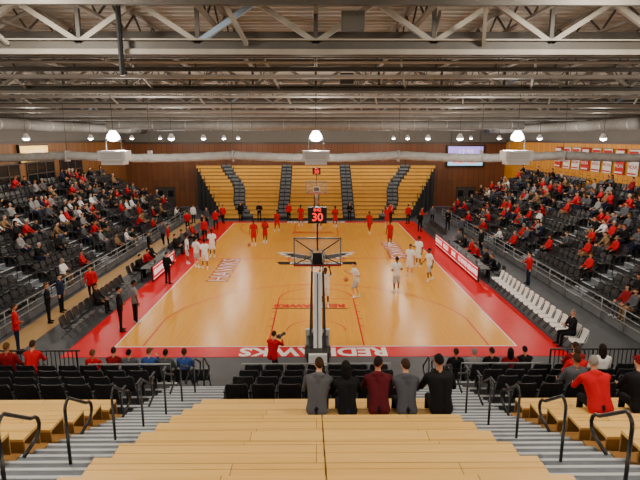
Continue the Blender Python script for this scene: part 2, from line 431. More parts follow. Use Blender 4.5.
# ================================================================ CHAIR TEMPLATES
def shell_chair(matS, matL, style='fix', hw=.24):
    c = MB()
    path = [(.44, .42), (.40, .455), (.22, .44), (.05, .435), (-.01, .47), (-.055, .62), (-.10, .80), (-.115, .87)]
    nu = 5; vs = []; fs = []
    for off in (0, -.028):
        for k, (py, pz) in enumerate(path):
            for i in range(nu):
                u = -1+2*i/(nu-1)
                ww = hw*(1. if 0 < k < 7 else .86)
                if k < 4: vs.append((u*ww, py, pz+.02*u*u+off))
                else: vs.append((u*ww, py+.035*u*u+off, pz))
    n = len(path)
    for s_ in (0, 1):
        o = s_*n*nu
        for k in range(n-1):
            for i in range(nu-1):
                q = (o+k*nu+i, o+k*nu+i+1, o+(k+1)*nu+i+1, o+(k+1)*nu+i)
                fs.append(q if s_ else q[::-1])
    o = n*nu
    for k in range(n-1):
        for i in (0, nu-1): fs.append((k*nu+i, (k+1)*nu+i, o+(k+1)*nu+i, o+k*nu+i))
    for k in (0, n-1):
        for i in range(nu-1): fs.append((k*nu+i, k*nu+i+1, o+k*nu+i+1, o+k*nu+i))
    c.add(vs, fs, matS)
    if style == 'fix':
        c.b2(-.04, .04, .12, .2, .0, .42, matL); c.b2(-.16, .16, .1, .24, 0, .02, matL)
        for sx in (-.27, .27):
            c.b2(sx-.015, sx+.015, .0, .06, 0, .62, matL); c.b2(sx-.022, sx+.022, -.02, .3, .62, .65, matS)
    else:
        for sx in (-.2, .2):
            c.beam((sx, .38, 0), (sx, .06, .44), .022, .022, matL); c.beam((sx, -.06, 0), (sx, .30, .43), .022, .022, matL)
            c.beam((sx, .05, .44), (sx, -.1, .86), .022, .022, matL)
    return c
chairA = shell_chair(M['seat'], M['seatmetal'])
chairF = shell_chair(M['seat'], M['seatmetal'], 'fold')
chairW = shell_chair(M['whiteseat'], M['rail'], 'fold', .22)

# ================================================================ PEOPLE
SKIN, SHIRT, PANTS, SHOE, HAIR, EYE, LIP, ACC = range(8)
def capsule_geo(a, b, ra, rb, n=10):
    a = V(*a); b = V(*b); d = b-a; Ln = np.linalg.norm(d)
    d = d/Ln if Ln > 1e-6 else V(0, 0, 1)
    ref = V(0, 0, 1) if abs(d[2]) < .9 else V(1, 0, 0)
    u = nrm(np.cross(d, ref)); w = np.cross(d, u)
    rings = []
    for t in (-75, -45, -15): rings.append((a+d*ra*math.sin(math.radians(t)), ra*math.cos(math.radians(t))))
    for t in (15, 45, 75): rings.append((b+d*rb*math.sin(math.radians(t)), rb*math.cos(math.radians(t))))
    vs = []
    for c, r in rings:
        for k in range(n):
            an = 2*math.pi*k/n; vs.append(c+r*(math.cos(an)*u+math.sin(an)*w))
    fs = []
    for j in range(len(rings)-1):
        for k in range(n): fs.append((j*n+k, j*n+(k+1) % n, (j+1)*n+(k+1) % n, (j+1)*n+k))
    fs.append(tuple(range(n))[::-1]); fs.append(tuple(range((len(rings)-1)*n, len(rings)*n)))
    return vs, fs
def remesh(caps, voxel):
    vs = []; fs = []
    for a, b, ra, rb, lab in caps:
        v, f = capsule_geo(a, b, ra, rb); o = len(vs); vs += [tuple(p) for p in v]; fs += [tuple(i+o for i in q) for q in f]
    me = bpy.data.meshes.new('tmp'); me.from_pydata(vs, [], fs)
    ob = bpy.data.objects.new('tmp', me); COL.objects.link(ob)
    r = ob.modifiers.new('r', 'REMESH'); r.mode = 'VOXEL'; r.voxel_size = voxel
    s = ob.modifiers.new('s', 'SMOOTH'); s.factor = .5; s.iterations = 3 if voxel < .035 else 1
    dg = bpy.context.evaluated_depsgraph_get(); dg.update()
    m2 = bpy.data.meshes.new_from_object(ob.evaluated_get(dg))
    nv = len(m2.vertices); co = np.empty(nv*3); m2.vertices.foreach_get('co', co); co = co.reshape(-1, 3)
    q = [tuple(p.vertices) for p in m2.polygons if len(p.vertices) == 4]
    t = [tuple(p.vertices) for p in m2.polygons if len(p.vertices) == 3]
    bpy.data.objects.remove(ob); bpy.data.meshes.remove(me); bpy.data.meshes.remove(m2)
    best = np.full(nv, 1e9); lab = np.zeros(nv, int)
    for a, b, ra, rb, l in caps:
        a = V(*a); b = V(*b); ab = b-a; L2 = max(np.dot(ab, ab), 1e-9)
        tt = np.clip(((co-a)@ab)/L2, 0, 1)
        dd = np.linalg.norm(co-(a+tt[:, None]*ab), axis=1)-(ra+(rb-ra)*tt)
        mk = dd < best; best[mk] = dd[mk]; lab[mk] = l
    return co, np.array(q, int).reshape(-1, 4), np.array(t, int).reshape(-1, 3), lab
class PG:  # person geometry
    def __init__(s): s.v = np.zeros((0, 3)); s.q = np.zeros((0, 4), int); s.t = np.zeros((0, 3), int); s.l = np.zeros(0, int)
    def add(s, v, q, t, l):
        o = len(s.v); v = np.array(v)
        s.v = np.vstack([s.v, v])
        if len(q): s.q = np.vstack([s.q, np.array(q)+o])
        if len(t): s.t = np.vstack([s.t, np.array(t)+o])
        l = np.full(len(v), l) if np.isscalar(l) else l
        s.l = np.concatenate([s.l, l])
def rotyp(yaw, pitch, roll=0):
    return np.array(Matrix.Rotation(yaw, 3, 'Z') @ Matrix.Rotation(pitch, 3, 'X') @ Matrix.Rotation(roll, 3, 'Y'))
def add_head(g, c, yaw, pitch, hi, hair='short'):
    A = rotyp(yaw, pitch); c = V(*c)
    nu, nv = (28, 20) if hi else (12, 9)
    def put(v, q, t, l): g.add(np.array(v)@A.T+c, q, t, l)
    v, q, t = ellipsoid((0, 0, 0), (1, 1, 1), nu, nv)
    d = v.copy(); out = d*V(.077, .098, .120)
    z = d[:, 2]; low = np.clip(-z, 0, 1)
    out[:, 0] *= 1-.30*low**1.6
    out[:, 1] += np.where(d[:, 1] > 0, .012*low, 0)
    out[:, 1] = np.where((d[:, 1] < 0) & (z < 0), out[:, 1]*(1-.25*low), out[:, 1])
    for sx in (-1, 1):
        dist = np.sqrt((out[:, 0]-sx*.032)**2+(out[:, 2]-.012)**2)
        out[:, 1] -= np.where(d[:, 1] > .3, .010*np.exp(-(dist/.018)**2), 0)
    put(out, q, t, SKIN)
    k = (8, 6) if hi else (5, 4)
    e = lambda cc, rr, l: put(*ellipsoid(cc, rr, *k), l)
    e((0, .102, -.012), (.013, .020, .026), SKIN)
    for sx in (-1, 1):
        e((sx*.079, -.004, -.002), (.009, .019, .031), SKIN)
        e((sx*.031, .084, .014), (.012, .009, .008), EYE)
        if hi: e((sx*.031, .091, .032), (.018, .006, .004), HAIR)
    e((0, .096, -.056), (.023, .008, .007), LIP)
    if hair != 'bald':
        thr = -.38+.86*(d[:, 1]+1)/2
        mk = z > thr
        h = out.copy()
        vol = 1.07 if hair in ('short', 'cap') else 1.16
        h[mk] *= vol; h[~mk] *= .93
        put(h, q, t, HAIR)
    if hair == 'cap':
        put(*ellipsoid((0, .12, .045), (.066, .07, .010), *k), HAIR)
    if hair == 'long':
        put(*ellipsoid((0, -.055, -.10), (.085, .055, .165), nu//2, nv//2+2), HAIR)
        for sx in (-1, 1): put(*ellipsoid((sx*.072, -.01, -.07), (.026, .045, .13), nu//2, nv//2), HAIR)
    if hair == 'bun':
        put(*ellipsoid((0, -.11, .06), (.045, .045, .045), 8, 6), HAIR)
def tubegeo(pts, rs, n):
    m = MB(); m.tube(pts, 1, None, n)
    v = np.array(m.v); P = np.repeat(np.array(pts), n, axis=0); rr = np.repeat(np.array(rs), n)[:, None]
    v = P+(v-P)*rr
    if n == 4: return v, m.f, []
    t = []
    for cp in m.f[-2:]:
        for i in range(1, len(cp)-1): t.append((cp[0], cp[i], cp[i+1]))
    return v, [f for f in m.f[:-2]], t
def add_hand(g, wr, d, l, hi, curl=.5):
    wr = V(*wr); d = nrm(d); l = nrm(np.array(l)-d*np.dot(l, d)); nn = np.cross(d, l)
    v, q, t = ellipsoid((0, 0, 0), (1, 1, 1), *((10, 8) if hi else (6, 4)))
    pv = wr+d*.05+np.outer(v[:, 0]*.043, l)+np.outer(v[:, 1]*.016, nn)+np.outer(v[:, 2]*.058, d)
    g.add(pv, q, t, SKIN)
    n = 6 if hi else 4
    for i, ln in enumerate((.072, .082, .076, .058)):
        b = wr+d*.088+l*(.030-.020*i)
        c1 = nrm(d+nn*curl*.5+l*(.12-.08*i)); c2 = nrm(d+nn*curl*1.6)
        pts = [b, b+c1*ln*.5, b+c1*ln*.5+c2*ln*.5]
        g.add(*tubegeo(pts, (.0095, .009, .006), n), SKIN)
    b = wr+d*.03+l*.034; c1 = nrm(d*.55+l*.8+nn*.2); c2 = nrm(d*.9+l*.3+nn*.3)
    g.add(*tubegeo([b, b+c1*.035, b+c1*.035+c2*.03], (.012, .011, .007), n), SKIN)

def person(pose, voxel=.024, shortsl=False, shorts=False, hood=False, hair='short', fat=1., slump=0.):
    hi = voxel < .035
    P = dict(pel=(0, 0, .93), up=(0, 0, 1), tw=0, uaL=(-.22, 0, -1), faL=(-.05, .2, -1), uaR=(.22, 0, -1), faR=(.05, .2, -1),
             thL=(-.06, 0, -1), shL=(0, -.02, -1), thR=(.06, 0, -1), shR=(0, -.02, -1), head=(0, 0), ftL=(-.2, 1, 0), ftR=(.2, 1, 0), hl=None)
    P.update(pose)
    pel = V(*P['pel']); up = nrm(P['up']); side = nrm(V(math.cos(P['tw']), math.sin(P['tw']), 0)); side = nrm(side-up*np.dot(side, up))
    fw = np.cross(up, side)
    C = []
    waist = pel+up*.17; chest = pel+up*.38+fw*slump*.3; neck = pel+up*.545+fw*slump
    f = fat
    for s in (-1, 1):
        C.append((pel+side*s*.07-up*.03, waist+side*s*.055, .122*f, .112*f, SHIRT))
        C.append((waist+side*s*.055, chest+side*s*.085, .112*f, .118*f, SHIRT))
        C.append((neck+up*.015, neck+side*s*.17-up*.045, .052, .062, SHIRT))
    C.append((chest+side*-.1+up*.06, chest+side*.1+up*.06, .105*f, .105*f, SHIRT))
    C.append((pel-side*.075-up*.02, pel+side*.075-up*.02, .116*f, .116*f, PANTS))
    hp = P['head']; A = rotyp(*hp)
    hc = neck+up*.07+nrm(up+A@V(0, 0, 1)*1.5)*.095
    C.append((neck-up*.02, hc, .054, .052, SKIN))
    if hood:
        C.append((neck-fw*.09+up*.0-side*.05, neck-fw*.09+side*.05, .055, .055, SHIRT))
        C.append((neck-fw*.105-up*.08, neck-fw*.10, .05, .06, SHIRT))
        for s in (-1, 1): C.append((neck-fw*.07+side*s*.06+up*.02, neck+fw*.03+side*s*.07-up*.0, .04, .035, SHIRT))
    hands = []
    for s, ua, fa in ((-1, P['uaL'], P['faL']), (1, P['uaR'], P['faR'])):
        sh = neck+side*s*.19*(.5+.5*f)-up*.06; el = sh+nrm(ua)*.285; wr = el+nrm(fa)*.25
        if shortsl:
            C.append((sh, sh+nrm(ua)*.17, .066, .064, SHIRT)); C.append((sh, el, .05, .042, SKIN)); C.append((el, wr, .042, .027, SKIN))
        else:
            C.append((sh, el, .068, .054, SHIRT)); C.append((el, wr-nrm(fa)*.01, .052, .038, SHIRT)); C.append((wr-nrm(fa)*.04, wr+nrm(fa)*.01, .028, .026, SKIN))
        hands.append((wr, nrm(fa), s))
    for s, th, sh_, ft in ((-1, P['thL'], P['shL'], P['ftL']), (1, P['thR'], P['shR'], P['ftR'])):
        h = pel+side*s*.09-up*.02; kn = h+nrm(th)*.425; an = kn+nrm(sh_)*.415
        if shorts:
            C.append((h, h+nrm(th)*.33, .102, .098, PANTS)); C.append((h, kn, .085, .058, SKIN)); C.append((kn, an, .055, .036, SKIN))
            C.append((kn+nrm(sh_)*.28, an, .043, .04, ACC))
        else:
            C.append((h, kn, .098*(.6+.4*f), .068, PANTS)); C.append((kn, an, .064, .054, PANTS))
        ft = nrm(ft)
        C.append((an-ft*.035+V(0, 0, -.04), an+ft*.15+V(0, 0, -.045), .044, .036, SHOE))
    g = PG(); g.add(*remesh(C, voxel))
    add_head(g, hc+A@V(0, .012, .035), hp[0], hp[1], hi, hair)
    for wr, d, s in hands:
        hl = P['hl'] if P['hl'] is not None else (0, 1, .15)
        ll = V(*hl) if abs(np.dot(nrm(hl), d)) < .9 else V(-s, 0, .3)
        add_hand(g, wr, d, ll, hi)
    return g
sitbase = dict(pel=(0, .14, .565), thL=(-.10, 1, -.04), thR=(.10, 1, -.04), shL=(0, .04, -1), shR=(0, .04, -1))
def S(**k): d = dict(sitbase); d.update(k); return d
POSE = dict(
  sitA=S(up=(0, -.06, 1), uaL=(-.25, .35, -1), faL=(.2, .85, -.42), uaR=(.25, .35, -1), faR=(-.2, .85, -.42)),
  sitB=S(up=(0, .38, 1), uaL=(-.1, .6, -.9), faL=(.35, .9, -.25), uaR=(.1, .6, -.9), faR=(-.35, .9, -.25), head=(0, .15)),
  sitC=S(up=(0, .02, 1), uaL=(-.2, .5, -1), faL=(.75, .7, .25), uaR=(.2, .5, -1), faR=(-.75, .7, .15), head=(.3, 0)),
  sitD=S(up=(.03, .1, 1), uaL=(-.3, .2, -1), faL=(.5, .8, -.3), uaR=(.25, .6, -.7), faR=(-.5, .5, .8), head=(-.35, -.05), shL=(0, -.25, -1)),
  bnA=S(up=(.04, .42, 1), uaL=(-.25, .5, -.9), faL=(.35, .9, -.35), uaR=(.25, .5, -.9), faR=(-.35, .9, -.35), head=(.25, .05)),
  bnB=S(up=(-.03, .5, 1), uaL=(-.2, .6, -.9), faL=(.45, .8, -.35), uaR=(.2, .6, -.9), faR=(-.45, .8, -.35), head=(-.3, -.1), tw=-.1),
  bnC=S(up=(0, .3, 1), uaL=(-.3, .4, -.9), faL=(.4, .9, -.3), uaR=(.3, .4, -.9), faR=(-.4, .9, -.3), head=(.05, -.15), tw=.08),
  stand=dict(), standB=dict(uaL=(-.35, -.1, -1), faL=(.75, .55, -.25), uaR=(.35, -.1, -1), faR=(-.75, .6, -.1), head=(.2, .1)),
  standC=dict(tw=.2, uaR=(.2, .2, -1), faR=(-.2, 1, .3), head=(-.4, 0), thL=(-.12, .1, -1), shL=(0, -.1, -1)),
  walk=dict(up=(0, .06, 1), pel=(0, 0, .91), thL=(-.05, .38, -1), shL=(0, -.08, -1), thR=(.05, -.22, -1), shR=(0, -.5, -1), uaL=(-.2, -.35, -1), faL=(0, .2, -1), uaR=(.2, .35, -1), faR=(-.1, .8, -.7)),
  jog=dict(up=(0, .15, 1), pel=(0, 0, .92), thL=(-.05, .75, -1), shL=(0, -.35, -1), thR=(.05, -.12, -1), shR=(0, -.45, -1), uaL=(-.25, -.6, -1), faL=(.1, .9, .1), uaR=(.25, .5, -1), faR=(-.1, .8, .5)),
  shoot=dict(up=(0, .02, 1), pel=(0, 0, .93), uaL=(-.15, .75, .6), faL=(.25, .15, 1), uaR=(.2, .7, .75), faR=(-.1, .1, 1), head=(0, .25), hl=(1, 0, 0)),
  handsup=dict(uaL=(-.6, .25, .5), faL=(-.1, .2, 1), uaR=(.35, .3, -.7), faR=(-.1, 1, .3), head=(.3, .1)),
  kneel=dict(pel=(0, 0, .50), up=(0, .25, 1), thL=(-.15, 1, .0), shL=(0, -.05, -1), thR=(.12, .25, -1), shR=(0, -1, -.08), ftR=(0, -.6, -.6), uaL=(-.2, .8, -.6), faL=(.45, .8, .3), uaR=(.2, .8, -.6), faR=(-.45, .8, .3), head=(0, -.05)),
)
_cache = {}
def tmpl(pose, **k):
    key = (pose, tuple(sorted(k.items())))
    if key not in _cache: _cache[key] = person(POSE[pose], **k)
    return _cache[key]
def C3(r, g, b): # sRGB 0-255 to linear
    return [((c/255+.055)/1.055)**2.4 if c > 10 else c/255/12.92 for c in (r, g, b)]
SK = [C3(215, 155, 118), C3(195, 135, 100), C3(228, 172, 138), C3(125, 78, 52), C3(88, 56, 40)]
HR = [C3(35, 25, 20), C3(60, 40, 25), C3(20, 18, 18), C3(100, 70, 38), C3(140, 135, 130), C3(190, 185, 180)]
RED, DRED, BLK, GRY, LGR, WHT, NVY, BLU, TAN, MAR = C3(200, 15, 28), C3(135, 14, 24), C3(20, 20, 23), C3(85, 87, 93), C3(145, 145, 148), C3(240, 240, 240), C3(26, 34, 60), C3(50, 80, 145), C3(140, 112, 80), C3(88, 18, 28)
def palette(shirt, pants, shoe=None, hair=None, skin=None, acc=None):
    skin = skin if skin is not None else R.choice(SK[:3]); hair = hair if hair is not None else R.choice(HR[:4])
    return np.array([skin, shirt, pants, shoe or BLK, hair, C3(30, 22, 20), [skin[0]*.75, skin[1]*.5, skin[2]*.5], acc or WHT])
def make_mesh(name, v, q, t, c):
    me = bpy.data.meshes.new(name)
    me.from_pydata(v.tolist(), [], q.tolist()+t.tolist())
    me.polygons.foreach_set('use_smooth', [True]*len(me.polygons))
    at = me.color_attributes.new(name='Col', type='FLOAT_COLOR', domain='POINT')
    at.data.foreach_set('color', np.hstack([c, np.ones((len(c), 1))]).astype(np.float32).ravel())
    me.materials.append(M['person']); me.update()
    return me
def place(name, pose, x, y, z, rz, pal, scale=1., **k):
    g = tmpl(pose, **k)
    me = make_mesh(name, g.v, g.q, g.t, pal[g.l])
    ob = bpy.data.objects.new(name, me); COL.objects.link(ob)
    ob.location = (x, y, z); ob.rotation_euler = (0, 0, rz); ob.scale = (scale,)*3
    return ob
def crowd(name, items):
    vs = []; qs = []; ts = []; cs = []; o = 0
    for (g, x, y, z, rz, sc, pal) in items:
        ca, sa = math.cos(rz), math.sin(rz)
        A = np.array([[ca, -sa, 0], [sa, ca, 0], [0, 0, 1]])*sc
        vs.append(g.v@A.T+V(x, y, z)); qs.append(g.q+o); ts.append(g.t+o); cs.append(pal[g.l]); o += len(g.v)
    v = np.vstack(vs); org = v.mean(0); org[2] = v[:, 2].min()
    me = make_mesh(name, v-org, np.vstack(qs), np.vstack(ts), np.vstack(cs))
    ob = bpy.data.objects.new(name, me); COL.objects.link(ob); ob.location = org
    return ob
def rand_pal():
    s = R.random()
    shirt = RED if s < .26 else DRED if s < .32 else BLK if s < .52 else GRY if s < .70 else LGR if s < .80 else WHT if s < .90 else NVY if s < .95 else TAN
    pants = R.choice([BLK, BLK, NVY, GRY, C3(50, 60, 85), TAN])
    return palette(shirt, pants, R.choice([BLK, WHT, GRY]), R.choice(HR))
LOW = [tmpl(p, voxel=.05, hair=h) for p, h in (('sitA', 'short'), ('sitB', 'short'), ('sitC', 'long'), ('sitD', 'short'), ('sitA', 'long'), ('sitB', 'cap'))]

# ================================================================ SIDE STANDS
NR, RUN, RISE, X0, Z0 = 10, .78, .40, 12.75, .35
aisles = [-1.0, 5.6, 12.2, 18.8, 25.4]
YS0, YS1 = -2.2, 31.2
for side, sname in ((-1, 'left'), (1, 'right')):
    st = MB(); seats = []; people = []; rl = MB()
    for i in range(NR):
        xa = X0-.25+i*RUN; z = Z0+i*RISE
        a, b = sorted((side*xa, side*(xa+RUN)))
        st.b2(a, b, YS0, YS1, 0, z, M['conc'] if i == 0 else M['darkdeck'])
        a, b = sorted((side*xa, side*(xa+.04))); st.b2(a, b, YS0, YS1, z, z+.006, M['conc'])
        for ya in aisles:
            a, b = sorted((side*(xa-.02), side*(xa+RUN))); st.b2(a, b, ya-.55, ya+.55, z, z+.012, M['step'])
            a, b = sorted((side*(xa-.02), side*(xa+.06))); st.b2(a, b, ya-.55, ya+.55, z+.012, z+.02, M['nose'])
            if i < NR-1:
                a, b = sorted((side*(xa+RUN*.55), side*(xa+RUN))); st.b2(a, b, ya-.55, ya+.55, z, z+RISE/2, M['step'])
                a, b = sorted((side*(xa+RUN*.55), side*(xa+RUN*.55+.06))); st.b2(a, b, ya-.55, ya+.55, z+RISE/2, z+RISE/2+.01, M['nose'])
        y = YS0+.4
        while y < YS1-.3:
            if all(abs(y-ya) > .85 for ya in aisles):
                xc = xa+.55; rz = math.pi/2 if side > 0 else -math.pi/2
                seats.append(TR(side*(xc+.1), y, z, rz))
                if side > 0: pr = .50 if 1 < i < 8 and y < 24 else .28
                else: pr = .48 if (i > 3 and y < 12) or (i > 1 and 12 <= y < 27) else .13
                if side > 0 and i < 3 and y < 8: pr = .15
                blk = math.sin(y*.9+i*1.3)+math.sin(y*.37-i*.8+side)
                pr *= 1.3 if blk > 0 else .6
                if R.random() < pr:
                    people.append((R.choice(LOW), side*(xc+.1), y, z, rz+R.uniform(-.2, .2), R.uniform(.92, 1.05), rand_pal()))
            y += .56
    a, b = sorted((side*(X0-.25+NR*RUN), side*(XW-.02))); st.b2(a, b, YS0, YS1, 0, Z0+(NR-1)*RISE, M['conc'])
    st.obj('side_grandstand')
    for ya in aisles:
        for k in range(0, NR-1, 2):
            xa = X0+.1+k*RUN; z = Z0+k*RISE
            rl.tube([(side*xa, ya, z), (side*xa, ya, z+.85), (side*(xa+.1), ya, z+.95), (side*(xa+.9), ya, z+.95+.42), (side*(xa+1.0), ya, z+1.28), (side*(xa+1.0), ya, z+.42)], .02, M['rail'], 6)
    xr = side*(X0-.33)
    yy = YS0
    for zz in (.45, .72, 1.0): rl.tube([(xr, YS0, zz), (xr, YS1, zz)], .022, M['greyrail'], 6)
    while yy <= YS1+.01: rl.tube([(xr, yy, 0), (xr, yy, 1.0)], .022, M['greyrail'], 6); yy += 1.67
    rl.obj('stand_railing', smooth=True)
    sm = MB(); sm.stamp(chairA, seats); sm.obj('arena_seating')
    crowd('seated_crowd', people)

# ================================================================ FAR BLEACHERS
fb = MB(); nr = 14; y0 = 30.6; run = .6; rise = .335
def edge(t): return 9.0+4.2*t
def ais(t, s): return s*(6.7+2.9*t+.28*math.sin(t*8))
for i in range(nr):
    t = i/(nr-1); ya = y0+i*run; z = .45+i*rise
    e = edge(t)
    cuts = [(-e, ais(t, -1)-.6), (ais(t, -1)+.6, -3.8), (-2.6, 2.6), (3.8, ais(t, 1)-.6), (ais(t, 1)+.6, e)]
    fb.b2(-e, e, ya+.1, ya+run, 0, z-.1, M['darkdeck'])
    for a, b in cuts:
        fb.b2(a, b, ya, ya+.30, z-.02, z+.02, M['farwood'])
        fb.b2(a, b, ya+.02, ya+.06, z-.30, z-.02, M['farwood'])
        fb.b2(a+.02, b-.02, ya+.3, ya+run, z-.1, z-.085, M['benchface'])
    for c in (ais(t, -1), -3.2, 3.2, ais(t, 1)):
        fb.b2(c-.55, c+.55, ya, ya+run, z-.3, z-.09, M['darkdeck']); fb.b2(c-.5, c+.5, ya, ya+.04, z-.09, z-.08, M['nose'])
        fb.b2(c-.5, c+.5, ya+.3, ya+run, z-.09, z+.06, M['step'])
    if i % 3 == 1:
        for c in (ais(t, -1), -3.2, 3.2, ais(t, 1)): fb.tube([(c, ya, z-.1), (c, ya, z+.75), (c, ya+.7, z+.95), (c, ya+.7, z+.3)], .025, M['rail'], 6)
for s in (-1, 1):
    for i in range(6): fb.b2(s*9-.0+s*i*.7-.03, s*9+s*i*.7+.03, y0+.5+i*1.2, y0+.56+i*1.2, 0, .8+i*.75, M['rail'])
fb.obj('wooden_bleachers')

# ================================================================ NEAR STAND (camera end)
ns = MB(); nb = MB()
blocks = [(-10.5, -3.95), (-2.25, 2.25), (3.95, 10.5)]
NB = 15; RN = .66; RS = .27; BZ = 2.72
def bench_z(i): return BZ+RS*i
for i in range(NB):
    D = 9.1-RN*i; sz = bench_z(i); y = Y(D); dz = sz-.45
    for a, b in blocks:
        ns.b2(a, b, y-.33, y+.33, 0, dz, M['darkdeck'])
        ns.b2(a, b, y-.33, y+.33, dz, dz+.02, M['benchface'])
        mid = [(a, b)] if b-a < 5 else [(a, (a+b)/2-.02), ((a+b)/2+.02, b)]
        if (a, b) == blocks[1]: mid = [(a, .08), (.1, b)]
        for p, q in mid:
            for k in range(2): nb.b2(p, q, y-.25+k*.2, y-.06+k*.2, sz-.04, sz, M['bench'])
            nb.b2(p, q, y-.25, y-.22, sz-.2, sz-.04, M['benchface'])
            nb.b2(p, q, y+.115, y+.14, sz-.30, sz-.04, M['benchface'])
        x = a+.3
        while x < b: ns.b2(x-.03, x+.03, y-.15, y+.05, dz, sz-.04, M['rail']); x += 1.3
cd = [(9.95, 1.86), (10.9, 1.56), (11.85, 1.26), (12.8, .96)]
nseats = []
for D, z in cd:
    for a, b in blocks:
        y = Y(D)
        ns.b2(a, b, y-.35 if D > 10 else Y(9.43), y+.6, 0, z, M['darkdeck'])
        ns.b2(a, b, y+.52, y+.6, z, z+.008, M['nose'])
        n = int((b-a-.1)/.56)
        for k in range(n): nseats.append(TR((a+b)/2+(k-(n-1)/2)*.56, y, z))
ZA = bench_z(0)-.45
def deckz(D):
    if D <= 9.43: return ZA+RS*(9.1-D)/RN
    return max(0, ZA-.13-.105/.33*(D-9.43)) if D < 12.4 else max(0, 1.19-.17/.3*(D-12.5))
for s in (-1, 1):
    a, b = sorted((s*2.25, s*3.95))
    for i in range(NB):
        y = Y(9.1-RN*i); dz = bench_z(i)-.45
        ns.b2(a, b, y-.33, y, 0, dz+RS/2, M['step']); ns.b2(a, b, y-.05, y, dz+RS/2, dz+RS/2+.008, M['nose'])
        ns.b2(a, b, y, y+.33, 0, dz, M['step']); ns.b2(a, b, y+.28, y+.33, dz, dz+.008, M['nose'])
    zt = ZA-.13; y = Y(9.43)
    while zt > .1:
        r = .33 if zt > 1.2 else .30
        rs = .105 if zt > 1.2 else .17
        ns.b2(a, b, y, y+r, 0, zt, M['step']); ns.b2(a, b, y+r-.05, y+r, zt, zt+.008, M['nose'])
        y += r; zt -= rs
ns.b2(-10.5, 10.5, -23.95, Y(9.1-RN*NB)+.33, 0, bench_z(NB)-.45, M['conc'])
ns.obj('end_grandstand'); nb.obj('bench_planks')
sm = MB(); sm.stamp(chairA, nseats); sm.obj('arena_seating')
for s in (-1, 1):
    rl = MB()
    for D in (4.5, 5.75, 7.1, 8.3, 9.6, 10.8, 12.0, 13.0):
        z = deckz(D); z2 = deckz(D+.75); x = s*3.1; y = Y(D)
        pts = [(x, y, z-.1), (x, y, z+.85)]
        for k in range(5):
            a = math.pi/2*k/4; pts.append((x, y+.12-.12*math.cos(a), z+.83+.12*math.sin(a)))
        for k in range(7):
            a = math.pi/2-math.pi*k/6; pts.append((x, y+.55+.14*math.cos(a), z2+.95-.0-.14+.14*math.sin(a)))
        pts.append((x, y+.35, z2+.62))
        rl.tube(pts, .021, M['rail'], 8)
    rl.obj('aisle_handrail', smooth=True)
for s in (-1, 1):
    xa, xb, y, z = 6.6, 10.3, Y(13.35), .96
    g = MB(); a, b = sorted((s*xa, s*xb))
    g.tube([(a, y, z+1.0), (b, y, z+1.0)], .025, M['rail'], 6); g.tube([(a, y, z+.12), (b, y, z+.12)], .018, M['rail'], 6)
    x = a
    while x < b+.01: g.tube([(x, y, z-.0), (x, y, z+1.0)], .012 if round((x-a)/.12) % 10 else .025, M['rail'], 5); x += .12
    g.obj('guard_railing')
g = MB()
for a, b in ((-6.4, -4.1), (-2.1, 2.1), (4.1, 6.4)):
    y = Y(13.35)
    g.tube([(a, y, .95), (a, y, 1.55), (b, y, 1.55), (b, y, .95)], .018, M['greyrail'], 6)
    g.tube([(a, y, 1.25), (b, y, 1.25)], .014, M['greyrail'], 6)
g.obj('grey_guard_rail')
# courtside folding chairs
xs = [x for x in np.arange(-8.0, 8.1, .56) if 3.4 < abs(x) < 7.6]
sm = MB(); sm.stamp(chairF, [TR(x, Y(14.55), 0) for x in xs]); sm.obj('folding_chair_row')

